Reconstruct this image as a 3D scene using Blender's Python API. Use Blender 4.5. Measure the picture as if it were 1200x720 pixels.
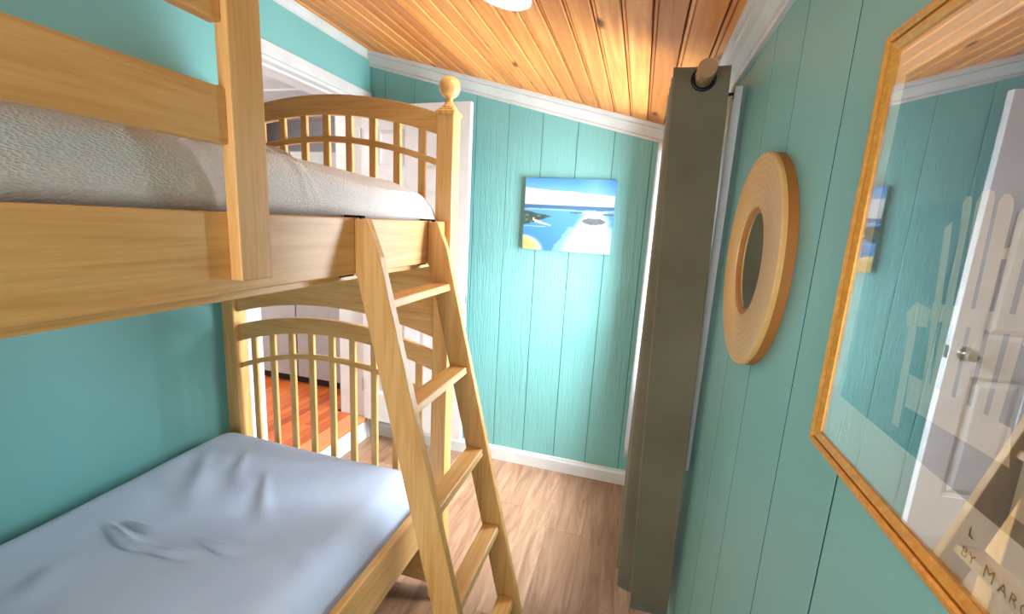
import bpy, bmesh, math, random
from mathutils import Vector, Matrix
random.seed(7)
for o in list(bpy.data.objects): bpy.data.objects.remove(o)
scn = bpy.context.scene
COL = scn.collection

# ------------------------------------------------------------------ camera
CAM = Vector((-0.23, -2.573, 1.547))
YAW, PITCH, ROLL, FPX = math.radians(-15.598), math.radians(-10.810), math.radians(3.146), 512.95
fw = Vector((math.sin(YAW)*math.cos(PITCH), math.cos(YAW)*math.cos(PITCH), math.sin(PITCH)))
rt = fw.cross(Vector((0, 0, 1))).normalized(); up = rt.cross(fw)
r2 = rt*math.cos(ROLL) + up*math.sin(ROLL); u2 = -rt*math.sin(ROLL) + up*math.cos(ROLL)
cd = bpy.data.cameras.new('camera'); cam = bpy.data.objects.new('camera', cd); COL.objects.link(cam)
mw = Matrix((r2, u2, -fw)).transposed().to_4x4(); mw.translation = CAM
cam.matrix_world = mw
cd.sensor_fit = 'HORIZONTAL'; cd.sensor_width = 36.0; cd.lens = FPX/1200*36.0; cd.clip_start = 0.01
scn.camera = cam

# ------------------------------------------------------------------ world, lights, exposure
w = bpy.data.worlds.new('world'); scn.world = w; w.use_nodes = True
bg = w.node_tree.nodes['Background']; bg.inputs[0].default_value = (0.80, 0.90, 1.0, 1); bg.inputs[1].default_value = 3.0
def area(name, loc, rot, sx, sy, power, col, spread=180):
    l = bpy.data.lights.new(name, 'AREA'); l.shape = 'RECTANGLE'; l.size = sx; l.size_y = sy
    l.energy = power; l.color = col; l.spread = math.radians(spread)
    o = bpy.data.objects.new(name, l); o.location = loc; o.rotation_euler = rot; COL.objects.link(o); return o
# daylight entering by the window in the right wall; fill lamps added unseen at the rear and in the next room
area('window_daylight', (0.22, -0.66, 1.37), (0, math.radians(90), 0), 1.10, 0.86, 50, (0.78, 0.91, 1.0))
sk = area('sky_daylight', (1.15, -0.95, 2.75), (0, 0, 0), 1.3, 1.3, 310, (0.83, 0.94, 1.0))
sk.rotation_euler = (Vector((-0.5, -0.40, 0.9))-Vector(sk.location)).to_track_quat('-Z', 'Y').to_euler()
area('rear_fill', (-0.65, -3.68, 1.25), (math.radians(90), 0, 0), 0.9, 1.1, 11, (1.0, 0.95, 0.88))  # fill added behind the camera, shining through a made-up window
area('hall_overhead_fill', (-3.0, -0.9, 2.38), (0, 0, 0), 1.4, 1.4, 16, (1.0, 0.97, 0.94))  # overhead fill added below the hall ceiling, no fitting there
area('hall_side_fill', (-4.3, -0.7, 1.6), (0, math.radians(-90), 0), 1.4, 1.6, 34, (1.0, 0.98, 0.97))  # side fill added inside the hall, no window there
scn.view_settings.view_transform = 'Standard'; scn.view_settings.look = 'None'
scn.view_settings.exposure = 1.05; scn.view_settings.gamma = 1.0; scn.view_settings.use_curve_mapping = False

# ------------------------------------------------------------------ materials
def s2l(c):
    return tuple(((x/255)/12.92 if x/255 <= 0.04045 else ((x/255+0.055)/1.055)**2.4) for x in c) + (1,)
class NT:
    def __init__(s, name):
        s.m = bpy.data.materials.new(name); s.m.use_nodes = True; s.t = s.m.node_tree
        s.b = s.t.nodes['Principled BSDF']
    def n(s, typ, **kw):
        nd = s.t.nodes.new(typ)
        for k, v in kw.items():
            if k.startswith('i_'):
                nd.inputs[k[2:].replace('_', ' ')].default_value = v
            else: setattr(nd, k, v)
        return nd
    def l(s, a, b): s.t.links.new(a, b)
    def coords(s, scale=(1, 1, 1), rnd=True, kind='Object'):
        tc = s.n('ShaderNodeTexCoord'); mp = s.n('ShaderNodeMapping'); mp.inputs['Scale'].default_value = scale
        if rnd:
            oi = s.n('ShaderNodeObjectInfo'); mu = s.n('ShaderNodeVectorMath', operation='SCALE'); 
            cb = s.n('ShaderNodeCombineXYZ'); s.l(oi.outputs['Random'], cb.inputs[0]); s.l(oi.outputs['Random'], cb.inputs[1]); s.l(oi.outputs['Random'], cb.inputs[2])
            s.l(cb.outputs[0], mu.inputs[0]); mu.inputs['Scale'].default_value = 17.3
            ad = s.n('ShaderNodeVectorMath', operation='ADD'); s.l(tc.outputs[kind], ad.inputs[0]); s.l(mu.outputs[0], ad.inputs[1]); s.l(ad.outputs[0], mp.inputs[0])
        else: s.l(tc.outputs[kind], mp.inputs[0])
        return mp.outputs[0]
    def ramp(s, fac, stops):
        r = s.n('ShaderNodeValToRGB'); e = r.color_ramp.elements
        while len(e) < len(stops): e.new(0.5)
        for el, (p, c) in zip(e, stops): el.position = p; el.color = c
        s.l(fac, r.inputs[0]); return r.outputs[0]
    def mix(s, fac, a, b, mode='MIX'):
        m = s.n('ShaderNodeMix', data_type='RGBA', blend_type=mode)
        for inp, v in ((m.inputs[0], fac), (m.inputs[6], a), (m.inputs[7], b)):
            if hasattr(v, 'is_linked'): s.l(v, inp)
            else: inp.default_value = v
        return m.outputs[2]
    def bump(s, h, strength=0.3, dist=0.01):
        b = s.n('ShaderNodeBump'); b.inputs['Strength'].default_value = strength; b.inputs['Distance'].default_value = dist
        s.l(h, b.inputs['Height']); s.l(b.outputs[0], s.b.inputs['Normal'])
    def noise(s, vec, scale, detail=3, rough=0.5, dist=0):
        n = s.n('ShaderNodeTexNoise'); n.inputs['Scale'].default_value = scale; n.inputs['Detail'].default_value = detail
        n.inputs['Roughness'].default_value = rough; n.inputs['Distortion'].default_value = dist; s.l(vec, n.inputs['Vector']); return n.outputs['Fac']
    def set(s, col=None, rough=0.5, spec=0.5, metal=0):
        if col is not None:
            if hasattr(col, 'is_linked'): s.l(col, s.b.inputs['Base Color'])
            else: s.b.inputs['Base Color'].default_value = col
        s.b.inputs['Roughness'].default_value = rough; s.b.inputs['Specular IOR Level'].default_value = spec; s.b.inputs['Metallic'].default_value = metal
        return s.m
def plain(name, c, rough=0.5, spec=0.4, metal=0, bumpscale=None, bstr=0.1):
    k = NT(name)
    v = k.coords(); nz = k.noise(v, 9, 3)
    c0 = s2l(c); c1 = tuple(x*0.9 for x in c0[:3]) + (1,)
    col = k.ramp(nz, [(0.35, c1), (0.65, c0)])
    if bumpscale: k.bump(k.noise(v, bumpscale, 3), bstr, 0.004)
    return k.set(col, rough, spec, metal)
def maple(name, axis):
    k = NT(name); sc = [9, 9, 9]; sc[axis] = 0.9
    v = k.coords(tuple(sc)); g = k.noise(v, 2.6, 6, 0.6, 0.6)
    sc2 = [60, 60, 60]; sc2[axis] = 2.5
    f = k.noise(k.coords(tuple(sc2)), 2.0, 3, 0.5)
    col = k.ramp(g, [(0.25, s2l((205, 144, 76))), (0.5, s2l((222, 167, 97))), (0.75, s2l((234, 186, 122)))])
    col = k.mix(0.16, col, k.ramp(f, [(0.35, s2l((150, 100, 50))), (0.6, s2l((235, 200, 150)))]))
    k.bump(f, 0.05, 0.002)
    return k.set(col, 0.36, 0.45)
MAP = [maple('maple_wood_x', 0), maple('maple_wood_y', 1), maple('maple_wood_z', 2)]
def pine():
    k = NT('pine_ceiling'); v = k.coords((14, 0.8, 14)); g = k.noise(v, 2.2, 5, 0.6, 1.0)
    col = k.ramp(g, [(0.25, s2l((206, 124, 54))), (0.5, s2l((232, 156, 78))), (0.75, s2l((242, 180, 106)))])
    oi = k.n('ShaderNodeObjectInfo'); tint = k.ramp(oi.outputs['Random'], [(0, s2l((205, 185, 165))), (1, (1, 1, 1, 1))])
    col = k.mix(0.8, col, tint, 'MULTIPLY')
    vo = k.n('ShaderNodeTexVoronoi'); k.l(k.coords((8.0, 3.2, 8.0)), vo.inputs['Vector']); vo.inputs['Scale'].default_value = 1.0
    gate = k.n('ShaderNodeSeparateColor'); k.l(vo.outputs['Color'], gate.inputs[0])
    lt = k.n('ShaderNodeMath', operation='LESS_THAN'); k.l(gate.outputs[0], lt.inputs[0]); lt.inputs[1].default_value = 0.6
    kn = k.ramp(vo.outputs['Distance'], [(0.06, (1, 1, 1, 1)), (0.15, (0, 0, 0, 1))])
    ml = k.n('ShaderNodeMath', operation='MULTIPLY'); k.l(kn, ml.inputs[0]); k.l(lt.outputs[0], ml.inputs[1])
    col = k.mix(ml.outputs[0], col, s2l((104, 50, 22)))
    k.bump(g, 0.05, 0.002)
    return k.set(col, 0.5, 0.4)
PINE = pine()
PINE_DARK = plain('pine_groove', (120, 66, 28), 0.6)
def teal(name, emboss):
    k = NT(name); v = k.coords((1, 1, 1), rnd=emboss); n1 = k.noise(v, 1.6, 3)
    col = k.ramp(n1, [(0.3, s2l((116, 174, 170))), (0.7, s2l((123, 181, 177)))])
    if emboss:
        g = k.noise(k.coords((26, 26, 1.5)), 2.4, 6, 0.65, 1.8)
        k.bump(g, 0.6, 0.012)
    else: k.bump(k.noise(v, 140, 2), 0.06, 0.002)
    return k.set(col, 0.42, 0.45)
TEAL = teal('teal_paint_on_panel', True); TEAL_FLAT = teal('teal_paint_plaster', False)
TEAL_SMOOTH = None
def teal2():
    k = NT('teal_paint_smooth_board'); g = k.noise(k.coords((60, 60, 60)), 2.4, 3, 0.6)
    col = k.ramp(k.noise(k.coords(), 1.6, 3), [(0.3, s2l((116, 174, 170))), (0.7, s2l((123, 181, 177)))])
    k.bump(g, 0.10, 0.003); return k.set(col, 0.45, 0.4)
TEAL_SMOOTH = teal2()
GROOVE_SOFT = plain('teal_groove_soft_shade', (84, 132, 122), 0.8, 0.2)  # far wall: softer groove shade, put into the backing colour
GROOVE = plain('teal_groove_shade', (40, 72, 66), 0.9, 0.1)  # right wall: groove shade put into the colour, darker than the plank paint
WHITE = plain('white_gloss_paint', (208, 207, 203), 0.35, 0.45)
WHITE_DOOR = plain('white_door_paint', (214, 211, 212), 0.42, 0.5)
def vinyl():
    k = NT('oak_vinyl_plank'); v = k.coords((10, 1.0, 10)); g = k.noise(v, 2.0, 7, 0.65, 1.4)
    col = k.ramp(g, [(0.22, s2l((100, 70, 52))), (0.42, s2l((144, 107, 83))), (0.6, s2l((166, 128, 102))), (0.8, s2l((184, 150, 125)))])
    oi = k.n('ShaderNodeObjectInfo'); tint = k.ramp(oi.outputs['Random'], [(0, s2l((222, 214, 206))), (1, (1, 1, 1, 1))])
    col = k.mix(1.0, col, tint, 'MULTIPLY')
    k.bump(g, 0.06, 0.003)
    return k.set(col, 0.32, 0.45)
VINYL = vinyl()
def redoak():
    k = NT('red_oak_strip'); v = k.coords((30, 1.6, 30)); g = k.noise(v, 2.0, 4, 0.6, 0.6)
    col = k.ramp(g, [(0.25, s2l((150, 68, 30))), (0.55, s2l((190, 96, 46))), (0.8, s2l((208, 122, 66)))])
    oi = k.n('ShaderNodeObjectInfo'); tint = k.ramp(oi.outputs['Random'], [(0, s2l((200, 180, 170))), (1, (1, 1, 1, 1))])
    return k.set(k.mix(1.0, col, tint, 'MULTIPLY'), 0.3, 0.5)
REDOAK = redoak()
def fabric(name, c0, c1, scale, bstr, bdist=0.003, style='weave', rough=0.9, stripe=None):
    k = NT(name); v = k.coords((1, 1, 1), rnd=False)
    n1 = k.noise(v, 4.5, 3)
    col = k.ramp(n1, [(0.3, s2l(c0)), (0.7, s2l(c1))])
    if style == 'weave':
        vo = k.n('ShaderNodeTexVoronoi'); mp = k.coords((1, 1, 2.2), rnd=False); k.l(mp, vo.inputs['Vector']); vo.inputs['Scale'].default_value = scale
        h = vo.outputs['Distance']
    else:
        wv = k.n('ShaderNodeTexWave'); wv.bands_direction = 'DIAGONAL'; k.l(v, wv.inputs['Vector']); wv.inputs['Scale'].default_value = scale; wv.inputs['Distortion'].default_value = 0.6
        h = wv.outputs['Fac']
    col = k.mix(0.16, col, k.ramp(h, [(0.0, (0.25, 0.25, 0.25, 1)), (0.7, (1, 1, 1, 1))]), 'MULTIPLY')
    k.bump(h, bstr, bdist)
    k.b.inputs['Sheen Weight'].default_value = 0.15
    return k.set(col, rough, 0.15)
COVERLET = fabric('grey_woven_coverlet', (216, 213, 210), (232, 229, 226), 190, 0.6, 0.003)
SHEET = fabric('pale_blue_sheet', (202, 215, 243), (213, 225, 249), 150, 0.14, 0.002, 'twill')
CURTAIN = fabric('taupe_grey_curtain', (106, 99, 80), (118, 111, 92), 420, 0.25, 0.001)
LINING = fabric('pale_grey_curtain', (150, 150, 153), (166, 166, 169), 420, 0.2, 0.001)
def gold():
    k = NT('gilded_frame'); n = k.noise(k.coords((1, 1, 1)), 160, 4)
    col = k.ramp(n, [(0.25, s2l((196, 134, 50))), (0.6, s2l((214, 154, 66))), (0.85, s2l((230, 178, 92)))])
    k.bump(n, 0.08, 0.002); return k.set(col, 0.34, 0.6, 0.35)
GOLD = gold()
def ringwood():
    k = NT('turned_light_wood'); v = k.coords((1, 1, 1)); wv = k.n('ShaderNodeTexWave'); wv.wave_type = 'RINGS'; wv.rings_direction = 'X'
    k.l(k.coords((1, 1, 1), rnd=False), wv.inputs['Vector']); wv.inputs['Scale'].default_value = 26; wv.inputs['Distortion'].default_value = 5; wv.inputs['Detail'].default_value = 3
    wv.inputs['Detail Scale'].default_value = 1.2
    col = k.ramp(wv.outputs['Fac'], [(0.1, s2l((208, 164, 100))), (0.9, s2l((216, 174, 110)))])
    return k.set(col, 0.4, 0.4)
RINGW = ringwood()
BARK = plain('warm_brown_edge_wood', (160, 104, 46), 0.5, 0.35)
BLACK = plain('black_metal', (22, 22, 24), 0.4, 0.5, 0.5)
NICKEL = plain('brushed_nickel', (190, 186, 180), 0.28, 0.5, 0.9)
ROD = plain('weathered_rod_wood', (166, 130, 92), 0.6, 0.3)
GREYCAB = plain('grey_cabinet_front', (150, 147, 144), 0.5)
DARK = plain('dark_toe_kick', (34, 30, 30), 0.6)
HALLW = plain('hall_grey_wall', (172, 171, 174), 0.7)
HALLC = plain('hall_ceiling', (205, 203, 204), 0.8)
def glassmat(name, ior, rough=0.0):
    k = NT(name); t = k.t; t.nodes.remove(k.b)
    lw = k.n('ShaderNodeLayerWeight'); lw.inputs['Blend'].default_value = 0.5
    pw_ = k.n('ShaderNodeMath', operation='POWER'); k.l(lw.outputs['Facing'], pw_.inputs[0]); pw_.inputs[1].default_value = ior[1]
    fr = k.n('ShaderNodeMath', operation='MULTIPLY_ADD'); k.l(pw_.outputs[0], fr.inputs[0]); fr.inputs[1].default_value = 1-ior[0]; fr.inputs[2].default_value = ior[0]
    tr = k.n('ShaderNodeBsdfTransparent'); gl = k.n('ShaderNodeBsdfGlossy'); gl.inputs['Roughness'].default_value = rough
    mx = k.n('ShaderNodeMixShader'); k.l(fr.outputs[0], mx.inputs[0]); k.l(tr.outputs[0], mx.inputs[1]); k.l(gl.outputs[0], mx.inputs[2])
    k.l(mx.outputs[0], t.nodes['Material Output'].inputs[0]); return k.m
GLASS = glassmat('window_glass', (0.04, 5)); PGLASS = glassmat('picture_glass', (0.08, 2.6), 0.0)
MIRROR = NT('mirror_silver').set((0.72, 0.76, 0.76, 1), 0.03, 0.5, 1.0)
def emit(name, c, s):
    k = NT(name); k.b.inputs['Emission Color'].default_value = c; k.b.inputs['Emission Strength'].default_value = s; return k.set((0.9, 0.9, 0.9, 1))
def vcol(name, rough=0.45):
    k = NT(name); a = k.n('ShaderNodeAttribute'); a.attribute_name = 'print'; k.l(a.outputs['Color'], k.b.inputs['Base Color'])
    k.b.inputs['Roughness'].default_value = rough; return k.m

# ------------------------------------------------------------------ helpers
WL = {}
def tag(o, label=None, cat=None, group=None, kind=None):
    if label: o['label'] = label
    if cat: o['category'] = cat
    if group: o['group'] = group
    if kind: o['kind'] = kind
    return o
def empty(name, loc, local=False):
    o = bpy.data.objects.new(name, None); o.empty_display_size = 0.1; COL.objects.link(o); o.location = loc
    WL[o.name] = Vector((0, 0, 0)) if local else Vector(loc)
    return o
def mk(name, verts, faces, mat, parent=None, smooth=False, origin=None):
    vs = [Vector(v) for v in verts]
    if origin is None:
        lo = Vector([min(v[i] for v in vs) for i in range(3)]); hi = Vector([max(v[i] for v in vs) for i in range(3)]); origin = (lo+hi)/2
    origin = Vector(origin)
    me = bpy.data.meshes.new(name); me.from_pydata([v-origin for v in vs], [], faces); me.update()
    bm = bmesh.new(); bm.from_mesh(me); bmesh.ops.recalc_face_normals(bm, faces=bm.faces); bm.to_mesh(me); bm.free()
    if smooth:
        for p in me.polygons: p.use_smooth = True
    mats = mat if isinstance(mat, (list, tuple)) else [mat]
    for m in mats: me.materials.append(m)
    o = bpy.data.objects.new(name, me); COL.objects.link(o); WL[o.name] = origin
    if parent is not None: o.parent = parent; o.location = origin - WL[parent.name]
    else: o.location = origin
    return o
def boxdata(lo, hi):
    x0, y0, z0 = lo; x1, y1, z1 = hi
    v = [(x0, y0, z0), (x1, y0, z0), (x1, y1, z0), (x0, y1, z0), (x0, y0, z1), (x1, y0, z1), (x1, y1, z1), (x0, y1, z1)]
    f = [(3, 2, 1, 0), (4, 5, 6, 7), (0, 1, 5, 4), (1, 2, 6, 5), (2, 3, 7, 6), (3, 0, 4, 7)]
    return v, f
def bevel(o, w, seg=1):
    bm = bmesh.new(); bm.from_mesh(o.data)
    bmesh.ops.bevel(bm, geom=bm.edges[:], offset=w, segments=seg, affect='EDGES', profile=0.5, clamp_overlap=True)
    bm.to_mesh(o.data); bm.free(); return o
def box(name, lo, hi, mat, parent=None, bev=0.0, seg=1):
    lo2 = [min(a, b) for a, b in zip(lo, hi)]; hi2 = [max(a, b) for a, b in zip(lo, hi)]
    o = mk(name, *boxdata(lo2, hi2), mat, parent)
    if bev: bevel(o, bev, seg)
    return o
def boxes(name, lst, mat, parent=None):
    V, F = [], []
    for lo, hi in lst:
        v, f = boxdata([min(a, b) for a, b in zip(lo, hi)], [max(a, b) for a, b in zip(lo, hi)])
        n = len(V); V += v; F += [tuple(i+n for i in q) for q in f]
    return mk(name, V, F, mat, parent)
def prism(name, poly, axis, a, b, mat, parent=None, bev=0.0):
    # poly: 2D points in the two other axes (in xyz order), extruded along axis from a to b
    def P(p, t):
        q = list(p); q.insert(axis, t); return tuple(q)
    n = len(poly); V = [P(p, a) for p in poly] + [P(p, b) for p in poly]
    F = [tuple(range(n)), tuple(range(n, 2*n))[::-1]] + [(i, (i+1) % n, (i+1) % n+n, i+n) for i in range(n)]
    o = mk(name, V, F, mat, parent)
    if bev: bevel(o, bev)
    return o
def lathe(name, prof, c, axis, mat, parent=None, n=32, smooth=True):
    # prof: (radius, height) list along axis from point c
    V, F = [], []
    for r, h in prof:
        for i in range(n):
            a = 2*math.pi*i/n; p = [r*math.cos(a), r*math.sin(a)]; p.insert(axis, h); V.append(tuple(c[j]+p[j] for j in range(3)))
    for k in range(len(prof)-1):
        for i in range(n):
            j = (i+1) % n; F.append((k*n+i, k*n+j, (k+1)*n+j, (k+1)*n+i))
    F.append(tuple(range(n))); m = (len(prof)-1)*n; F.append(tuple(range(m, m+n))[::-1])
    o = mk(name, V, F, mat, parent)
    if smooth:
        for p in o.data.polygons: p.use_smooth = len(p.vertices) == 4
        o.data.set_sharp_from_angle(angle=math.radians(40))
    return o
def struct(o): o['kind'] = 'structure'; return o
def sweep(name, prof, pts_fn, mat, parent=None):
    # prof: closed 2D list -> pts_fn(p, end) gives the world point at end 0/1
    n = len(prof); V = [pts_fn(p, 0) for p in prof] + [pts_fn(p, 1) for p in prof]
    F = [tuple(range(n)), tuple(range(n, 2*n))[::-1]] + [(i, (i+1) % n, (i+1) % n+n, i+n) for i in range(n)]
    return mk(name, V, F, mat, parent)

# ------------------------------------------------------------------ the room shell
XL = -1.945; YB = -3.5; SL = 0.252; ZR = 2.045        # left wall, rear wall, ceiling slope, ceiling height over the right wall
def zc(x): return ZR - SL*x
# floor: planks along the room
fl = struct(box('floor', (XL, YB, -0.06), (0.0, 0.0, -0.006), DARK))
pw = 0.178; nx = int(math.ceil(-XL/pw))
for i in range(nx):
    x0 = -pw*(i+1); x1 = -pw*i; x0 = max(x0, XL)
    y = YB - random.random()*1.1
    while y < 0:
        a, b = max(y, YB), min(y+1.22, 0.0); y += 1.22
        if b-a < 0.01: continue
        box('floor_plank', (x0+0.0003, a+0.0003, -0.006), (x1-0.0003, b-0.0003, 0.0), VINYL, fl, 0.0005)
# walls
def panelled(name, axis, planks, off):
    return None
WY0, WY1, WZ0, WZ1 = -1.075, -0.17, 0.86, 1.86           # window opening in the right wall
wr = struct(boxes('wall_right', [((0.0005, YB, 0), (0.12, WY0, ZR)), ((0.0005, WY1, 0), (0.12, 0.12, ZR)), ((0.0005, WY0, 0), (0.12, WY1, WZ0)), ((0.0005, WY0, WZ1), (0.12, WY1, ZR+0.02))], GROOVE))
# groove positions measured along the wall
seams = [-0.001, -0.20, -0.41, -0.62, -0.83, -1.04, -1.245, -1.465, -1.665, -1.889, -2.06, -2.27, -2.47, -2.68, -2.88, -3.08, -3.29, YB]
g = 0.0044
for a, b in zip(seams[1:], seams[:-1]):
    ylo, yhi = a+g/2, b-g/2
    segs = [(0.0, zc(0)+0.01)]
    if yhi > WY0 and ylo < WY1:
        if ylo < WY0:
            box('wall_plank', (0, ylo, 0), (0.012, WY0, ZR), TEAL_SMOOTH, wr); ylo = WY0
        if yhi > WY1:
            box('wall_plank', (0, WY1, 0), (0.012, yhi, ZR), TEAL_SMOOTH, wr); yhi = WY1
        segs = [(0.0, WZ0), (WZ1, ZR)]
    for z0, z1 in segs:
        box('wall_plank', (0, ylo, z0), (0.012, yhi, z1), TEAL_SMOOTH, wr)
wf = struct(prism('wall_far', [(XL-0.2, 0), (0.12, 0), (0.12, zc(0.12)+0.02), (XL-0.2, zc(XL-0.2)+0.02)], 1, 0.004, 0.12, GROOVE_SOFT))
xs = [-0.0, -0.2155, -0.4187, -0.6219, -0.8251, -1.0283, -1.2315, -1.4347, -1.6379, -1.8411, XL]
for a, b in zip(xs[1:], xs[:-1]):
    x0, x1 = a+g/2, b-g/2
    prism('wall_plank', [(x0, 0), (x1, 0), (x1, zc(x1)), (x0, zc(x0))], 1, 0.0, 0.012, TEAL, wf, 0.0010)
DY0, DY1, DZ = -0.935, -0.075, 2.235                      # doorway in the left wall
LT = XL-0.19
struct(boxes('wall_left', [((LT, YB, 0), (XL, DY0, 2.56)), ((LT, DY1, 0), (XL, 0.005, 2.56)), ((LT, DY0, DZ), (XL, DY1, 2.56))], TEAL_FLAT))
BX0, BX1, BZ0, BZ1 = -1.1, -0.2, 0.70, 1.80
struct(boxes('wall_back', [((LT, YB-0.1, 0), (BX0, YB, 2.56)), ((BX1, YB-0.1, 0), (0.12, YB, 2.56)), ((BX0, YB-0.1, 0), (BX1, YB, BZ0)), ((BX0, YB-0.1, BZ1), (BX1, YB, 2.56))], TEAL_FLAT))
w2 = struct(empty('rear_window_added', ((BX0+BX1)/2, YB-0.05, BZ0)))  # unseen rear window, added to let fill light in
for lo, hi in (((BX0, BZ0), (BX0+0.05, BZ1)), ((BX1-0.05, BZ0), (BX1, BZ1)), ((BX0, BZ0), (BX1, BZ0+0.05)), ((BX0, BZ1-0.05), (BX1, BZ1))):
    box('window_frame', (lo[0], YB-0.08, lo[1]), (hi[0], YB-0.03, hi[1]), WHITE, w2)
box('pane', (BX0+0.05, YB-0.06, BZ0+0.05), (BX1-0.05, YB-0.055, BZ1-0.05), GLASS, w2)
# ceiling: sloping, tongue and groove boards with a bead at each joint
def csec(x0, x1, z0, z1): return [(x0, zc(x0)+z0), (x1, zc(x1)+z0), (x1, zc(x1)+z1), (x0, zc(x0)+z1)]
ce = struct(prism('ceiling', csec(LT, 0.12, 0.014, 0.09), 1, YB, 0.12, PINE_DARK))
bw = 0.0855; x = 0.0; k = 0
while x > XL:
    x0 = max(x-bw, XL); x1 = x
    gg = 0.0022
    poly = [(x0+gg, zc(x0)+0.016), (x0+gg, zc(x0)+0.003), (x0+gg+0.003, zc(x0)), (x0+0.010, zc(x0+0.010)), (x0+0.0108, zc(x0+0.0108)+0.006), (x0+0.0136, zc(x0+0.0136)+0.006), (x0+0.0144, zc(x0+0.0144)), (x1-gg-0.003, zc(x1)), (x1-gg, zc(x1)+0.003), (x1-gg, zc(x1)+0.016)]
    prism('ceiling_board', poly, 1, YB, 0.0, PINE, ce)
    x -= bw
# crown mouldings
CR = [(0, 0), (0.011, 0), (0.013, 0.004), (0.013, 0.013), (0.009, 0.016), (0.014, 0.019), (0.020, 0.028), (0.030, 0.040), (0.044, 0.050), (0.046, 0.056), (0.041, 0.059), (0.050, 0.062), (0.056, 0.066), (0.056, 0.084), (0, 0.084)]
struct(sweep('trim_1', CR, lambda p, e: ((XL, -p[0], zc(XL)-0.082+p[1]) if e == 0 else (0, -p[0], zc(0)-0.082+p[1])), WHITE))
struct(sweep('trim_2', CR, lambda p, e: (-p[0], (YB, 0)[e], zc(0)-0.066+p[1]), WHITE))
CRL = [(a*0.4, b*0.62+0.032) for a, b in CR]
struct(sweep('trim_3', CRL, lambda p, e: (XL+p[0], (YB, 0)[e], zc(XL)-0.082+p[1]), WHITE))
# baseboards
BBP = [(0, 0), (0.014, 0), (0.014, 0.070), (0.010, 0.080), (0.008, 0.092), (0, 0.094)]
struct(sweep('baseboard_far', BBP, lambda p, e: ((XL, 0)[e], -p[0], p[1]), WHITE))
struct(sweep('baseboard_right', BBP, lambda p, e: (-p[0], (YB, -0.014)[e], p[1]), WHITE))
struct(sweep('baseboard_left', BBP, lambda p, e: (XL+p[0], (YB, DY0-0.09)[e], p[1]), WHITE))
# window in the right wall with its casing
w1 = struct(empty('window_1', (0, (WY0+WY1)/2, WZ0)))
cw = 0.075
for lo, hi in (((WY0-cw, 0.785), (WY0, 1.955)), ((WY1, 0.785), (WY1+cw, 1.955)), ((WY0, WZ1), (WY1, 1.955)), ((WY0, 0.785), (WY1, WZ0))):
    box('casing', (-0.022, lo[0], lo[1]), (0.006, hi[0], hi[1]), WHITE, w1, 0.002)
zm = (WZ0+WZ1)/2
for lo, hi in (((WY0, WZ0), (WY0+0.04, WZ1)), ((WY1-0.04, WZ0), (WY1, WZ1)), ((WY0, WZ0), (WY1, WZ0+0.04)), ((WY0, WZ1-0.04), (WY1, WZ1)), ((WY0, zm-0.02), (WY1, zm+0.02))):
    box('sash', (0.03, lo[0], lo[1]), (0.06, hi[0], hi[1]), WHITE, w1)
for z0, z1 in ((WZ0+0.04, zm-0.02), (zm+0.02, WZ1-0.04)):
    box('pane', (0.043, WY0+0.04, z0), (0.047, WY1-0.04, z1), GLASS, w1)
# doorway casing and jamb
t4 = struct(empty('trim_4', (XL, (DY0+DY1)/2, 0)))
boxc = lambda lo, hi, b=0.003: box('casing', lo, hi, WHITE, t4, b)
boxc((XL, DY0-0.085, 0), (XL+0.018, DY0, DZ+0.06)); boxc((XL, DY0-0.085, DZ), (XL+0.018, -0.015, DZ+0.06)); boxc((XL, DY1, 0.0), (XL+0.018, -0.016, DZ))
box('jamb', (LT, DY0, 0.17), (XL, DY0+0.018, DZ), WHITE, t4); box('jamb', (LT, DY1-0.018, 0.17), (XL, DY1, DZ), WHITE, t4); box('jamb', (LT, DY0, DZ-0.018), (XL, DY1, DZ), WHITE, t4)
box('door_stop', (XL-0.06, DY0, DZ-0.03), (XL-0.045, DY1, DZ-0.018), WHITE, t4)
# step up into the next room: white riser, oak nosing
t5 = struct(empty('trim_5', (XL, (DY0+DY1)/2, 0)))
box('riser', (XL-0.03, DY0, 0), (XL+0.004, DY1, 0.145), WHITE, t5)
box('nosing', (LT+0.075, DY0+0.018, 0.145), (XL+0.022, DY1-0.018, 0.17), plain('oak_nosing', (186, 122, 76), 0.4), t5, 0.004)

# the next room seen through the doorway
HZ = 0.17
fh = struct(box('floor_hall', (-4.4, -2.6, 0.10), (LT+0.075, 1.6, 0.155), DARK))
x = LT+0.074; i = 0
while x > -4.4:
    y = -2.6 - random.random()*0.9
    while y < 1.6:
        L = 1.5; a, b = max(y, -2.6), min(y+L, 1.6); y += L
        if x < LT+0.001: box('floor_board', (x-0.0565, a+0.0005, 0.155), (x-0.0005, b-0.0005, HZ), REDOAK, fh)
        elif a < DY1 and b > DY0: box('floor_board', (x-0.0565, max(a, DY0+0.018), 0.155), (x-0.0005, min(b, DY1-0.018), HZ), REDOAK, fh)
    x -= 0.057
struct(boxes('wall_hall', [((-4.5, 1.6, HZ), (LT, 1.7, 2.7)), ((-4.5, -2.7, HZ), (-4.4, 1.6, 2.7)), ((-4.5, -2.7, HZ), (LT, -2.6, 2.7))], HALLW))
chh = struct(box('ceiling_hall', (-4.5, -2.7, 2.5), (LT, 1.7, 2.6), HALLC))
for yy in (-0.9, -0.2, 0.5, 1.2):
    box('ceiling_batten', (-4.4, yy, 2.485), (LT, yy+0.05, 2.5), WHITE, chh)
struct(boxes('wall_hall_side', [((LT-0.02, DY1, HZ), (LT, 1.6, 2.5)), ((LT-0.02, -2.6, HZ), (LT, DY0, 2.5))], HALLW))

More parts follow.
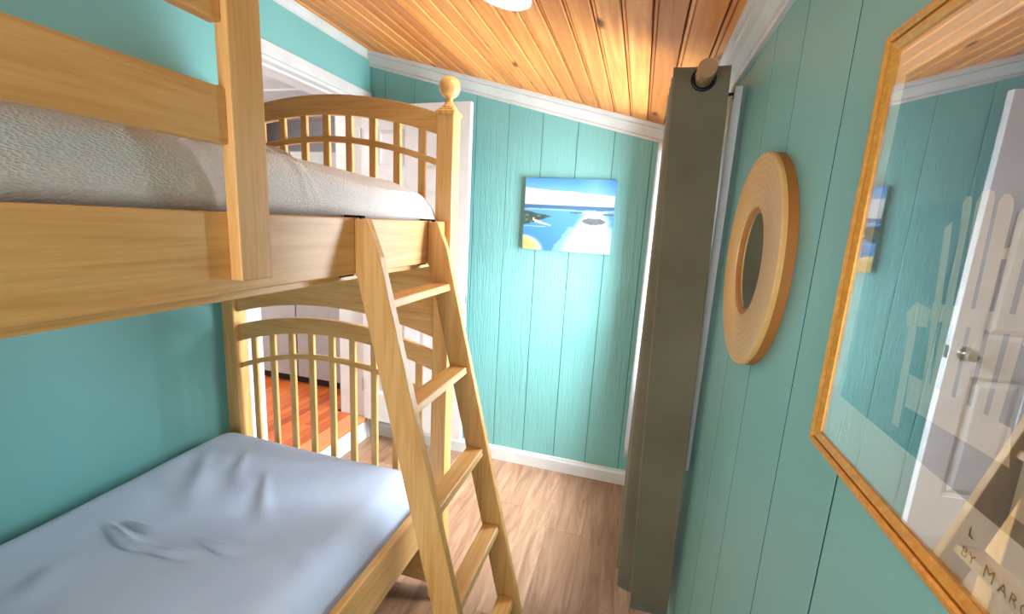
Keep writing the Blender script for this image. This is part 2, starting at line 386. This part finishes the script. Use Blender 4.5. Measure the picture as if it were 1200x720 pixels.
# ------------------------------------------------------------------ white panel door, swung open against the far wall
d = empty('door_1', (XL+0.018, -0.088, HZ+0.006), local=True); struct(d)
DW, DH, DT = 0.735, 2.018, 0.035
stiles = [0.0, 0.105, (DW-0.09)/2, (DW+0.09)/2, DW-0.105, DW]
rails = [0.0, 0.20, 0.80, 0.98, 1.55, 1.66, 1.90, DH]
for a, b in ((0, 1), (2, 3), (4, 5)):
    box('stile', (stiles[a], -DT, 0), (stiles[b], 0, DH), WHITE_DOOR, d, 0.001)
for a, b in ((0, 1), (2, 3), (4, 5), (6, 7)):
    for s0, s1 in ((1, 2), (3, 4)):
        box('rail', (stiles[s0], -DT, rails[a]), (stiles[s1], 0, rails[b]), WHITE_DOOR, d)
def raised(x0, x1, z0, z1):
    V = []; 
    for ins, y in ((0, -0.006), (0.012, -0.008), (0.018, -0.011), (0.045, -0.002)):
        V += [(x0+ins, -DT-y-0.0005, z0+ins), (x1-ins, -DT-y-0.0005, z0+ins), (x1-ins, -DT-y-0.0005, z1-ins), (x0+ins, -DT-y-0.0005, z1-ins)]
    n = len(V); V += [(v[0], -DT-v[1], v[2]) for v in V]
    F = []
    for r in range(3):
        for i in range(4):
            j = (i+1) % 4; F.append((r*4+i, r*4+j, r*4+4+j, r*4+4+i)); F.append(tuple(q+n for q in (r*4+4+i, r*4+4+j, r*4+j, r*4+i)))
    F += [(12, 13, 14, 15), tuple(q+n for q in (15, 14, 13, 12))]
    for i in range(4):
        j = (i+1) % 4; F.append((i, j, j+n, i+n))
    mk('door_panel', V, F, WHITE_DOOR, d)
for a in (1, 3, 5):
    for s0, s1 in ((1, 2), (3, 4)): raised(stiles[s0], stiles[s1], rails[a], rails[a+1])
for sg in (-1, 1):
    y0 = -DT if sg < 0 else 0
    kb = lathe('knob', [(0.032, 0), (0.032, sg*0.004), (0.014, sg*0.007), (0.012, sg*0.024), (0.022, sg*0.032), (0.027, sg*0.044), (0.024, sg*0.054), (0.012, sg*0.058)], (DW-0.06, y0, 0.905), 1, NICKEL, d)
box('latch_plate', (DW-0.0005, -DT/2-0.012, 0.875), (DW+0.001, -DT/2+0.012, 0.935), NICKEL, d)
for hz in (0.2, 1.0, 1.8): lathe('hinge', [(0.006, 0), (0.006, 0.09)], (-0.004, -DT-0.004, hz), 2, NICKEL, d, 12)
d.rotation_euler = (0, 0, math.radians(-4.2))

# ------------------------------------------------------------------ bunk bed
bed = empty('bunk_bed', (-1.392, -2.14, 0)); tag(bed, 'light maple bunk bed with arched slatted headboards and ball finials', 'bunk bed')
PXF = (-0.927, -0.865); PXB = (-1.920, -1.857); CXB = -1.392; HW = 0.465
YF0, YF1 = -1.147, -1.085; YN0, YN1 = -3.19, -3.128
def arcboard(name, zt, dt, zb, db, y0, y1, n=24, mat=None):
    xs = [PXB[1] + (PXF[0]-PXB[1])*i/n for i in range(n+1)]
    T = [(x, zt - dt*((x-CXB)/HW)**2) for x in xs]; B = [(x, zb - db*((x-CXB)/HW)**2) for x in xs]
    V = [(x, y0, z) for x, z in T] + [(x, y0, z) for x, z in B] + [(x, y1, z) for x, z in T] + [(x, y1, z) for x, z in B]; m = n+1; F = []
    for i in range(n):
        F += [(i, i+1, m+i+1, m+i), (2*m+i, 3*m+i, 3*m+i+1, 2*m+i+1), (i, 2*m+i, 2*m+i+1, i+1), (m+i, m+i+1, 3*m+i+1, 3*m+i)]
    F += [(0, m, 3*m, 2*m), (n, 2*m+n, 3*m+n, m+n)]
    o = mk(name, V, F, mat or MAP[0], bed)
    bm = bmesh.new(); bm.from_mesh(o.data)
    ed = [e for e in bm.edges if len(e.link_faces) == 2 and e.calc_face_angle(0) > 1.0]
    bmesh.ops.bevel(bm, geom=ed, offset=0.002, segments=1, affect='EDGES', clamp_overlap=True); bm.to_mesh(o.data); bm.free(); return o
FIN = [(0.026, 0.0), (0.026, 0.006), (0.022, 0.010), (0.016, 0.018), (0.0115, 0.026), (0.0115, 0.034)] + [(0.036*math.sin(a), 0.070-0.036*math.cos(a)) for a in [0.36+0.2617*i for i in range(11)]]
def bedend(y0, y1):
    for xa, xb in (PXF, PXB):
        p = box('post', (xa, y0, 0.0), (xb, y1, 1.905), MAP[2], bed, 0.004, 2)
        cx, cy = (xa+xb)/2, (y0+y1)/2
        box('post_cap', (xa-0.004, y0-0.004, 1.893), (xb+0.004, y1+0.004, 1.908), MAP[2], p, 0.003)
        box('cap_step', (xa+0.004, y0+0.004, 1.908), (xb-0.004, y1-0.004, 1.916), MAP[2], p, 0.003)
        lathe('ball_finial', FIN, (cx, cy, 1.914), 2, MAP[2], p, 28)
    a, b = (y0+y1)/2-0.012, (y0+y1)/2+0.012
    arcboard('headboard_rail', 1.972, 0.070, 1.902, 0.070, a, b)
    arcboard('headboard_crossbar', 1.829, 0.080, 1.807, 0.080, a+0.003, b-0.003)
    arcboard('end_board', 1.46, 0.0, 1.180, 0.070, a, b)
    arcboard('headboard_rail', 1.126, 0.072, 1.060, 0.080, a, b)
    arcboard('headboard_crossbar', 0.972, 0.092, 0.950, 0.092, a+0.003, b-0.003)
    arcboard('end_board', 0.40, 0.0, 0.05, 0.0, a, b)
    for i in range(9):
        x = CXB+0.004 + (i-4)*0.0985; q = ((x-CXB)/HW)**2
        for zt, dt, zb in ((1.905, 0.070, 1.455), (1.064, 0.080, 0.395)):
            box('headboard_slat', (x-0.014, a+0.005, zb), (x+0.014, b-0.005, zt-dt*q), MAP[2], bed, 0.002)
bedend(YF0, YF1); bedend(YN0, YN1)
RX0, RX1 = -0.910, -0.885
for z0, z1 in ((1.405, 1.540), (0.365, 0.520)):
    box('side_rail', (RX0, YN1, z0), (RX1, YF0+0.001, z1), MAP[1], bed, 0.003, 2)
    box('side_rail', (-1.905, YN1, z0), (-1.880, YF0+0.001, z1), MAP[1], bed, 0.003, 2)
    box('mattress_cleat', (RX0-0.028, YN1, z0-0.018), (RX0, YF0, z0+0.03), MAP[1], bed, 0.002)
    box('mattress_cleat', (-1.880, YN1, z0-0.018), (-1.852, YF0, z0+0.03), MAP[1], bed, 0.002)
    for i in range(12):
        y = YN1+0.08+i*0.165
        box('bed_slat', (-1.880, y, z0+0.03), (RX0, y+0.07, z0+0.046), MAP[0], bed)
GX0, GX1 = -0.893, -0.870
for ys in (-1.999, -3.02):
    box('guard_upright', (RX1, ys, 1.427), (-0.859, ys+0.064, 1.930), MAP[2], bed, 0.003, 2)
for z0, z1 in ((1.645, 1.729), (1.821, 1.905)):
    box('guard_board', (GX0, -2.956, z0), (GX1, -1.9985, z1), MAP[1], bed, 0.003, 2)

# mattresses
def interp(x, pts):
    if x <= pts[0][0]: return pts[0][1]
    for (a, b), (c, e) in zip(pts[:-1], pts[1:]):
        if x <= c:
            t = (x-a)/(c-a); t = t*t*(3-2*t) if False else t; return b+(e-b)*t
    return pts[-1][1]
def softgrid(name, x0, x1, y0, y1, zfn, zbot, mat, parent, nx=110, ny=170):
    V, F = [], []
    for j in range(ny+1):
        for i in range(nx+1):
            # denser near the borders
            u = i/nx; v = j/ny; u = 0.5-0.5*math.cos(math.pi*(0.12+0.76*u))/math.cos(math.pi*0.12); v = 0.5-0.5*math.cos(math.pi*(0.08+0.84*v))/math.cos(math.pi*0.08)
            xx = x0+(x1-x0)*u; yy = y0+(y1-y0)*v; V.append((xx, yy, zfn(xx, yy)))
    for j in range(ny):
        for i in range(nx):
            a = j*(nx+1)+i; F.append((a, a+1, a+nx+2, a+nx+1))
    ring = [i for i in range(nx+1)] + [j*(nx+1)+nx for j in range(1, ny+1)] + [ny*(nx+1)+i for i in range(nx-1, -1, -1)] + [j*(nx+1) for j in range(ny-1, 0, -1)]
    n = len(V); V += [(V[i][0], V[i][1], zbot) for i in ring]; m = len(ring)
    for k in range(m): F.append((ring[k], n+k, n+(k+1) % m, ring[(k+1) % m]))
    F.append(tuple(range(n, n+m)))
    return mk(name, V, F, mat, parent, smooth=True)
from mathutils import noise as MN
def nz(x, y, s, seed=0): return MN.noise(Vector((x*s+seed, y*s-seed, seed*1.7)))
def edge(d, r, p=2.4):       # rounded shoulder: 0 at the border, 1 inside
    t = max(0.0, min(1.0, d/r)); return (1-(1-t)**p)**(1/p)
PROF = [(-1.905, 1.66), (-1.85, 1.735), (-1.6, 1.752), (-1.45, 1.735), (-1.265, 1.703), (-1.10, 1.672), (-1.03, 1.656), (-0.96, 1.628), (-0.934, 1.598), (-0.919, 1.555)]
def seg_d(x, y, a, b):
    ax, ay = a; bx, by = b; t = max(0, min(1, ((x-ax)*(bx-ax)+(y-ay)*(by-ay))/((bx-ax)**2+(by-ay)**2))); return math.hypot(x-ax-t*(bx-ax), y-ay-t*(by-ay))
FOLD1 = ([(-1.06, -1.86), (-0.977, -1.805), (-0.967, -1.777), (-0.944, -1.768), (-0.915, -1.768)], 0.009, 0.009)
FOLD2 = ([(-1.12, -1.68), (-1.024, -1.725), (-0.949, -1.755), (-0.924, -1.742), (-0.910, -1.725)], 0.009, 0.009)
FOLD3 = ([(-1.0, -2.14), (-0.95, -2.106), (-0.933, -2.095), (-0.922, -2.07), (-0.921, -2.05)], 0.007, 0.009)
FOLD4 = ([(-0.96, -1.99), (-0.93, -1.955), (-0.915, -1.985)], -0.014, 0.018)
def ztop_up(x, y):
    z = sum(interp(x+dx, PROF) for dx in (-0.03, -0.015, 0, 0.015, 0.03))/5 if x < -0.97 else interp(x, PROF)
    lift = 0.045*max(0, min(1, (-1.55-y)/0.4)); z += lift*edge(-0.905-x, 0.12)
    e = edge(min(-1.150-y+0.02, y+3.13), 0.10); z = 1.50+(z-1.50)*(0.45+0.55*e)
    z += 0.006*nz(x, y, 4, 3)+0.003*nz(x, y, 11, 5)
    # soft fold of the cover across the bed
    if -2.2 < y < -1.6 and x > -1.2:
        for pl, hh, wd in (FOLD1, FOLD2, FOLD3, FOLD4):
            dd = min(seg_d(x, y, p, q) for p, q in zip(pl[:-1], pl[1:])); z += hh*math.exp(-(dd/wd)**2)
    return z
mu = empty('mattress', (-1.39, -2.14, 1.451)); tag(mu, 'thick upper bunk mattress under a grey woven coverlet with a fold', 'mattress')
box('core', (-1.878, -3.10, 1.452), (-0.93, -1.19, 1.55), WHITE, mu, 0.02, 2)
softgrid('coverlet', -1.878, -0.919, -3.12, -1.150, ztop_up, 1.535, COVERLET, mu, 120, 420)
def ztop_lo(x, y):
    dx = min(-0.938-x, x+1.905); dy = min(-1.155-y, y+3.12)
    ex, ey = max(0, 0.10-dx), max(0, 0.10-dy); d0 = edge(0.10-math.hypot(ex, ey), 0.10)
    z = 0.455+0.148*d0
    z += 0.010*nz(x, y, 2.2, 1)+0.004*nz(x, y, 6, 2)
    # slack wrinkles in the sheet
    for (a, b, h, wd) in (((-1.671, -1.79), (-1.471, -1.81), 0.011, 0.009), ((-1.471, -1.81), (-1.308, -1.795), 0.009, 0.009), ((-1.628, -1.762), (-1.503, -1.74), 0.007, 0.008), ((-1.353, -1.742), (-1.201, -1.74), 0.008, 0.009), ((-1.775, -1.382), (-1.528, -1.629), 0.006, 0.03), ((-1.643, -1.33), (-1.484, -1.512), 0.005, 0.025), ((-1.453, -1.416), (-1.265, -1.619), 0.005, 0.02), ((-1.123, -1.684), (-0.831, -1.739), 0.005, 0.04), ((-1.627, -1.932), (-1.536, -2.014), 0.006, 0.04), ((-1.778, -1.57), (-1.553, -1.565), 0.005, 0.04)):
        L2 = (b[0]-a[0])**2+(b[1]-a[1])**2; t = ((x-a[0])*(b[0]-a[0])+(y-a[1])*(b[1]-a[1]))/L2
        if not -0.25 < t < 1.25: continue
        tp = math.sin(math.pi*(t+0.25)/1.5)**2
        n_ = ((x-a[0])*(b[1]-a[1])-(y-a[1])*(b[0]-a[0]))/math.sqrt(L2) + 0.18*math.sqrt(L2)*(t-0.5)**2 + 0.010*nz(x, y, 9, 8)
        w_ = wd*(0.7+0.9*abs(t-0.2))
        z += 1.7*tp*h*(math.exp(-(n_/w_)**2)-0.45*math.exp(-((n_-1.9*w_)/(1.3*w_))**2))*max(0, min(1, dx/0.1))
    return z
ml = empty('mattress', (-1.39, -2.14, 0.411)); tag(ml, 'lower bunk mattress in a wrinkled pale blue fitted sheet', 'mattress')
box('core', (-1.872, -3.10, 0.412), (-0.95, -1.19, 0.46), WHITE, ml, 0.01)
softgrid('fitted_sheet', -1.878, -0.935, -3.12, -1.152, ztop_lo, 0.425, SHEET, ml, 180, 300)

# ------------------------------------------------------------------ ladder hooked on the upper rail
lad = empty('bunk_ladder', (-0.62, -1.46, 0)); tag(lad, 'leaning maple ladder with flat rungs hooked over the upper bunk rail', 'ladder')
bk = lambda z: -0.876+(1.39-z)*0.25
fr_ = lambda z: bk(z)+0.079
poly = [(-0.8835, 1.537), (-0.852, 1.539), (fr_(1.45)-0.004, 1.45), (fr_(0), 0), (bk(0), 0), (-0.8795, 1.40), (-0.8835, 1.40)]
for y0 in (-1.661, -1.281):
    s = prism('stringer', poly, 1, y0, y0+0.024, MAP[2], lad, 0.0015)
    yc = y0+0.012
    boxes('hook', [((-0.9150, yc-0.008, 1.5405), (-0.868, yc+0.008, 1.5455)), ((-0.9150, yc-0.008, 1.522), (-0.9105, yc+0.008, 1.5455)), ((-0.8735, yc-0.008, 1.530), (-0.868, yc+0.008, 1.5455))], BLACK, s)
    box('dark_bar', (-0.892, yc-0.062, 1.4015), (-0.8865, yc-0.012, 1.4045), BLACK, s)  # thin dark bar just below the rail
for zt in (1.345, 1.075, 0.797, 0.522, 0.250):
    z0 = zt-0.021
    prism('rung', [(bk(z0)+0.008, z0), (fr_(z0)-0.016, z0), (fr_(zt)-0.016, zt), (bk(zt)+0.008, zt)], 1, -1.637, -1.281, MAP[1], lad, 0.002)

# ------------------------------------------------------------------ canvas print on the far wall
CX0, CX1, CZ0, CZ1 = -0.898, -0.382, 1.402, 1.812
cv = empty('canvas_print', (-0.64, -0.012, CZ0)); tag(cv, 'unframed canvas print of a blue bay with islands on the teal far wall', 'picture')
box('stretched_canvas', (CX0, -0.0285, CZ0), (CX1, -0.0005, CZ1), plain('canvas_side', (120, 165, 205), 0.6), cv, 0.002)
def lerp3(a, b, t): t = max(0, min(1, t)); return tuple(x+(y-x)*t for x, y in zip(a, b))
def ell(u, v, cu, cv_, ru, rv): return ((u-cu)/ru)**2+((v-cv_)/rv)**2
def bay(u, v):
    n = nz(u, v, 9, 11); n2 = nz(u, v, 30, 4)
    skyb = 0.865-0.075*u+0.006*n
    if v > skyb:
        c = lerp3((120, 190, 245), (74, 150, 232), (v-skyb)/0.16); c = lerp3(c, (150, 205, 250), 0.5*max(0, 1-abs(u-0.78)/0.2))
    elif v > 0.635:
        c = lerp3((206, 214, 222), (228, 234, 240), (v-0.635)/0.2); c = lerp3(c, (190, 205, 220), 0.35*max(0, n))
    else:
        c = lerp3((62, 132, 205), (96, 170, 226), v/0.6)
        if v > 0.585+0.01*n: c = (70, 118, 160)
        elif v > 0.565: c = (150, 190, 225)
        gl = abs(u-(0.80-0.05*(0.6-v)))/(0.10+0.19*(0.6-v)/0.6+0.02*n2)
        if v < 0.575: c = lerp3((255, 255, 252), c, (gl-0.55)/0.75)
        if v < 0.5 and 0.9 < gl < 1.5 and v < 0.35: c = lerp3(c, (225, 225, 180), 0.35)
        # wooded shore on the left
        land = 0.555-0.10*u/0.42
        low = 0.36+0.46*max(0, u-0.05)+0.012*n2
        if u < 0.40 and low < v < land+0.01*n and v < 0.56:
            c = lerp3((52, 78, 70), (84, 104, 92), 0.5+n2)
            if n2 > 0.36: c = (130, 138, 130)
        # sand spit
        arcv = 0.435-0.32*(u-0.12) if u > 0.12 else 0.45
        if 0.10 < u < 0.32 and abs(v-arcv+0.02) < 0.022*(1-(u-0.1)/0.3): c = (228, 214, 190)
        if u < 0.26 and 0.325 < v < 0.338: c = (190, 212, 228)
        # islands
        if ell(u, v, 0.790, 0.435, 0.125, 0.048+0.01*n2) < 1: c = lerp3((96, 104, 112), (120, 124, 128), 0.5+n2)
        if ell(u, v, 0.59, 0.545, 0.07, 0.012) < 1: c = (74, 106, 124)
        if ell(u, v, 0.96, 0.535, 0.09, 0.014) < 1: c = (74, 106, 124)
        # beach
        b = ell(u, v, -0.02, -0.02, 0.24, 0.215)
        if b < 1: c = lerp3((216, 186, 120), (240, 220, 170), (b-0.4)/0.6)
        elif b < 1.35: c = lerp3((150, 190, 180), c, (b-1)/0.35)
    return tuple(x*0.86 for x in c)
def printgrid(name, P, nu, nv, fn, mat, parent):
    V = [P(i/nu, j/nv) for j in range(nv+1) for i in range(nu+1)]
    F = [(j*(nu+1)+i, j*(nu+1)+i+1, (j+1)*(nu+1)+i+1, (j+1)*(nu+1)+i) for j in range(nv) for i in range(nu)]
    o = mk(name, V, F, mat, parent)
    at = o.data.color_attributes.new('print', 'FLOAT_COLOR', 'POINT')
    buf = []
    for j in range(nv+1):
        for i in range(nu+1): buf += list(s2l(fn(i/nu, j/nv)))
    at.data.foreach_set('color', buf); return o
printgrid('picture_print', lambda u, v: (CX0+0.001+(CX1-CX0-0.002)*u, -0.029, CZ0+0.001+(CZ1-CZ0-0.002)*v), 150, 120, bay, vcol('bay_print', 0.35), cv)

# ------------------------------------------------------------------ round wooden mirror on the right wall
MY, MZ, MR, MI, MT = -1.612, 1.499, 0.204, 0.099, 0.024
mi = empty('round_mirror', (0, MY, MZ)); tag(mi, 'small round mirror in a wide flat light wood ring', 'mirror')
def ring(name, prof, n, mat, parent, closed=True):
    V, F = [], []; m = len(prof)
    for i in range(n):
        a = 2*math.pi*i/n
        for r, x in prof: V.append((x, MY+r*math.cos(a), MZ+r*math.sin(a)))
    for i in range(n):
        j = (i+1) % n
        for k in range(m if closed else m-1):
            l = (k+1) % m; F.append((i*m+k, i*m+l, j*m+l, j*m+k))
    o = mk(name, V, F, mat, parent)
    for p in o.data.polygons: p.use_smooth = True
    o.data.set_sharp_from_angle(angle=math.radians(30)); return o
ring('wood_face', [(MI+0.004, -0.014), (MI+0.006, -MT+0.002), (MI+0.010, -MT), (MR-0.003, -MT), (MR, -MT+0.003), (MR, -MT+0.008), (MI+0.004, -MT+0.008)], 96, RINGW, mi)
ring('side_band', [(MR-0.001, -0.0005), (MR-0.001, -MT+0.007), (MR-0.02, -MT+0.008), (MR-0.02, -0.0005)], 96, BARK, mi)
ring('inner_bead', [(MI-0.006, -0.014), (MI-0.003, -0.018), (MI+0.004, -0.020), (MI+0.006, -0.014), (MI+0.004, -0.010)], 96, BARK, mi)
lathe('mirror_glass', [(MI+0.003, -0.0145), (MI+0.003, -0.0115)], (0, MY, MZ), 0, MIRROR, mi, 64, False)

# ------------------------------------------------------------------ framed poster on the right wall
FY1, FY0, FZ0, FZ1 = -2.016, -2.60, 1.314, 1.752
fp = empty('framed_poster', (0, (FY0+FY1)/2, FZ0)); tag(fp, 'glazed poster of a cream garden chair in a gilded frame', 'picture')
MW = 0.024
MP = [(0.0, -0.0005), (0.0, -0.012), (0.002, -0.0145), (0.004, -0.0135), (0.0045, -0.0105), (0.006, -0.0105), (0.0065, -0.0165), (0.009, -0.0198), (0.0125, -0.0200), (0.0142, -0.0180), (0.0146, -0.0140), (0.0162, -0.0140), (0.0168, -0.0180), (0.019, -0.0182), (MW, -0.0155), (MW, -0.0005)]
def mould(side):
    def f(p, e):
        i = p[0]; x = p[1]
        if side == 'top': return (x, (FY1-i, FY0+i)[e], FZ1-i)
        if side == 'bottom': return (x, (FY1-i, FY0+i)[e], FZ0+i)
        if side == 'left': return (x, FY1-i, (FZ0+i, FZ1-i)[e])
        return (x, FY0+i, (FZ0+i, FZ1-i)[e])
    sweep('frame_moulding', MP, f, GOLD, fp)
for s_ in ('top', 'bottom', 'left', 'right'): mould(s_)
box('mat_board', (-0.0112, FY0+MW-0.004, FZ0+MW-0.004), (-0.002, FY1-MW+0.004, FZ1-MW+0.004), plain('cream_paper', (226, 224, 214), 0.7), fp)
IY1, IY0, IZ0, IZ1 = -2.058, -2.558, 1.388, 1.700
def sea(u, v):
    n = nz(u*3, v, 6, 9)
    if v > 0.62: return lerp3((96, 108, 126), (70, 80, 104), (v-0.62)/0.38)
    if v > 0.30: return lerp3((66, 84, 108), (84, 102, 124), 0.5+n)
    return lerp3((60, 74, 84), (82, 96, 104), 0.5+n)
printgrid('poster_print', lambda u, v: (-0.0116, IY1+(IY0-IY1)*u, IZ0+(IZ1-IZ0)*v), 60, 40, sea, vcol('sea_print', 0.6), fp)
# printed garden chair (flat ink on the poster)
CH = [[(-2.1639, 1.5531), (-2.1628, 1.5604), (-2.1697, 1.566), (-2.1725, 1.5512), (-2.1880, 1.440), (-2.1800, 1.440)],
      [(-2.1795, 1.5614), (-2.1764, 1.5785), (-2.1790, 1.5830), (-2.1840, 1.5825), (-2.1862, 1.5751), (-2.1960, 1.440), (-2.1890, 1.440)],
      [(-2.1896, 1.5780), (-2.1928, 1.5850), (-2.1985, 1.5862), (-2.2040, 1.5841), (-2.2062, 1.5776), (-2.2120, 1.440), (-2.2010, 1.440)],
      [(-2.2097, 1.5780), (-2.2129, 1.5820), (-2.2180, 1.5815), (-2.2217, 1.5775), (-2.2232, 1.5714), (-2.2270, 1.440), (-2.2160, 1.440)],
      [(-2.2280, 1.5690), (-2.2311, 1.5730), (-2.2370, 1.5720), (-2.2400, 1.5650), (-2.2420, 1.440), (-2.2310, 1.440)],
      [(-2.2450, 1.5560), (-2.2480, 1.5600), (-2.2540, 1.5580), (-2.2560, 1.5500), (-2.2540, 1.440), (-2.2460, 1.440)],
      [(-2.1700, 1.505), (-2.2600, 1.511), (-2.2600, 1.499), (-2.1710, 1.492)],
      [(-2.2114, 1.5470), (-2.2580, 1.5520), (-2.2580, 1.5450), (-2.2119, 1.5400)],
      [(-2.1400, 1.492), (-2.1500, 1.503), (-2.1700, 1.500), (-2.1700, 1.486), (-2.1440, 1.482)],
      [(-2.1480, 1.484), (-2.1580, 1.486), (-2.1640, 1.400), (-2.1540, 1.400)],
      [(-2.1620, 1.446), (-2.2640, 1.446), (-2.2700, 1.424), (-2.1660, 1.420)],
      [(-2.2560, 1.508), (-2.2900, 1.500), (-2.2900, 1.490), (-2.2560, 1.494)],
      [(-2.2760, 1.494), (-2.2860, 1.494), (-2.2880, 1.400), (-2.2780, 1.400)]]
V, F = [], []
for k, pl in enumerate(CH):
    n = len(V); V += [(-0.0119-0.00003*k, y, z) for y, z in pl]; F.append(tuple(range(n, n+len(pl))))
mk('printed_chair', V, F, plain('cream_ink', (196, 188, 168), 0.6), fp)
# caption lettering
def text(name, body, size, y, z, mat, sp=1.25):
    cu = bpy.data.curves.new(name, 'FONT'); cu.body = body; cu.size = size; cu.space_character = sp; cu.extrude = 0.00005
    to = bpy.data.objects.new(name, cu); COL.objects.link(to)
    dg = bpy.context.evaluated_depsgraph_get(); me = bpy.data.meshes.new_from_object(to.evaluated_get(dg))
    bpy.data.objects.remove(to)
    # text x axis runs towards the camera (-Y), text y axis up
    vs = [(-0.0118, y-v.co.x, z+v.co.y) for v in me.vertices]; fs = [tuple(p.vertices) for p in me.polygons]
    mk(name, vs, fs, mat, fp)
INK = plain('brown_grey_ink', (120, 114, 104), 0.7)
text('caption', 'BY', 0.0095, -2.253, 1.3545, INK, 1.2); text('caption', 'M', 0.0118, -2.2715, 1.3545, INK, 1.2); text('caption', 'ARC', 0.0098, -2.2835, 1.3545, INK, 1.25)
text('caption', 'L', 0.010, -2.2545, 1.369, plain('rust_ink', (196, 124, 84), 0.7))
box('glass', (-0.0145, FY0+MW-0.003, FZ0+MW-0.003), (-0.0135, FY1-MW+0.003, FZ1-MW+0.003), PGLASS, fp)

# ------------------------------------------------------------------ curtains and rod
RXC, RZC = -0.113, 1.948
rod = empty('curtain_rod', (RXC, -0.68, RZC)); tag(rod, 'wooden curtain rod with cylindrical end knobs over the window', 'curtain rod')
lathe('rod', [(0.0125, -1.262), (0.0125, -0.075)], (RXC, 0, RZC), 1, ROD, rod, 20)
lathe('end_knob', [(0.016, -1.256), (0.021, -1.262), (0.0235, -1.272), (0.0235, -1.322), (0.022, -1.326)], (RXC, 0, RZC), 1, ROD, rod, 28)
lathe('end_knob', [(0.022, -0.026), (0.0235, -0.030), (0.0235, -0.070), (0.016, -0.078)], (RXC, 0, RZC), 1, ROD, rod, 28)
for yb in (-1.155, -0.10):
    b_ = boxes('bracket', [((-0.0225, yb-0.010, RZC-0.03), (-0.0175 if False else -0.0221, yb+0.010, RZC+0.012)), ((RXC-0.004, yb-0.005, RZC-0.022), (-0.0222, yb+0.005, RZC-0.0135)), ((RXC-0.018, yb-0.006, RZC-0.020), (RXC+0.018, yb+0.006, RZC-0.0135))], BLACK, rod)
def curtain(name, label, y_start, halves, dy, mat, zt, zb, flat_first, sway, amp=0.070, cx=-0.120):
    e = empty(name, (cx, y_start, zb)); tag(e, label, 'curtain', 'grey curtain panels at the window')
    per = 14; nz_ = 30; V = []; F = []
    N = halves*per
    for j in range(nz_+1):
        s = j/nz_; z = zt+(zb-zt)*s
        for i in range(N+1):
            t = i/per; h = min(int(t), halves-1); f = t-h
            c = math.cos(math.pi*t); c = math.copysign(abs(c)**0.75, c)
            a = amp*(1-0.17*s) if h > 0 else amp*(1-0.18*s)
            x = cx + a*c + sway(h+f, s) + 0.004*s*math.sin(5*s+t)
            if flat_first: yy = y_start + dy*max(0, t-0.93) + 0.004*math.sin(math.pi*f)*(h == 0) + 0.010*s*math.sin(3*t)*(h > 0)
            else: yy = y_start + dy*t
            V.append((x, yy, z + 0.004*math.sin(2.1*t)*s))
    for j in range(nz_):
        for i in range(N):
            a = j*(N+1)+i; F.append((a, a+1, a+N+2, a+N+1))
    o = mk('cloth', V, F, mat, e, smooth=True)
    md = o.modifiers.new('thick', 'SOLIDIFY'); md.thickness = 0.0022; md.offset = 0
    return e
def sway_near(t, s): return s*(0.047 if t < 1.0 else 0.047-0.055*min(1, (t-1)/1.0)) if t < 2 else -0.008*s+0.0*t
cn = curtain('curtain', 'taupe grey grommet curtain bunched at the window side beside the round mirror', -1.250, 7, 0.042, CURTAIN, 1.976, 0.305, True, sway_near)
def torus(name, c, R, r, mat, parent, n=36, m=10):
    V, F = [], []
    for i in range(n):
        a = 2*math.pi*i/n
        for j in range(m):
            b = 2*math.pi*j/m; V.append((c[0]+(R+r*math.cos(b))*math.cos(a), c[1]+r*0.7*math.sin(b), c[2]+(R+r*math.cos(b))*math.sin(a)))
    for i in range(n):
        for j in range(m): F.append((i*m+j, i*m+(j+1) % m, ((i+1) % n)*m+(j+1) % m, ((i+1) % n)*m+j))
    return mk(name, V, F, mat, parent, smooth=True)
torus('grommet', (RXC, -1.2485, RZC-0.002), 0.0265, 0.0050, BLACK, cn)
curtain('curtain', 'pale grey curtain panel bunched against the far teal wall', -0.285, 6, 0.036, LINING, 1.972, 0.315, False, lambda t, s: -0.012*s)

# ------------------------------------------------------------------ ceiling light
LX = -0.70
rotm = Matrix.Rotation(math.atan(SL), 3, 'Y')
LAMP = emit('lamp_diffuser', (1.0, 0.88, 0.72, 1), 13)
for LY, lb in ((-1.205, 'round white flush light on the pine ceiling above the ladder'), (-2.70, 'unseen flush fill light added on the pine ceiling beside the guard rail')):  # the second is out of view, added as fill
    cl = empty('ceiling_light', (LX, LY, zc(LX))); tag(cl, lb, 'ceiling light', 'flush ceiling lights')
    def disc(name, prof, mat):
        o = lathe(name, prof, (LX, LY, zc(LX)), 2, mat, cl, 40)
        org = WL[o.name]-Vector((LX, LY, zc(LX)))
        for v in o.data.vertices: v.co = rotm @ (v.co+org) - org
        return o
    disc('trim_ring', [(0.098, -0.0005), (0.098, -0.010), (0.090, -0.016), (0.080, -0.017), (0.080, -0.0005)], WHITE)
    disc('diffuser', [(0.079, -0.012), (0.079, -0.017), (0.060, -0.021), (0.020, -0.023)], LAMP)

# ------------------------------------------------------------------ grey cabinet in the next room
gc = empty('storage_cabinet', (-2.78, 0.45, HZ)); tag(gc, 'tall grey cabinet with dark toe kick on the red oak floor', 'cabinet')
box('body', (-3.22, 0.215, HZ+0.07), (-2.30, 0.75, 1.98), GREYCAB, gc, 0.003)
box('toe_kick', (-3.20, 0.255, HZ), (-2.32, 0.74, HZ+0.07), DARK, gc)
for xa, xb in ((-3.215, -2.765), (-2.757, -2.305)):
    for za, zb in ((HZ+0.075, 0.86), (0.868, 1.975)):
        box('door', (xa, 0.196, za), (xb, 0.2145, zb), GREYCAB, gc, 0.003)
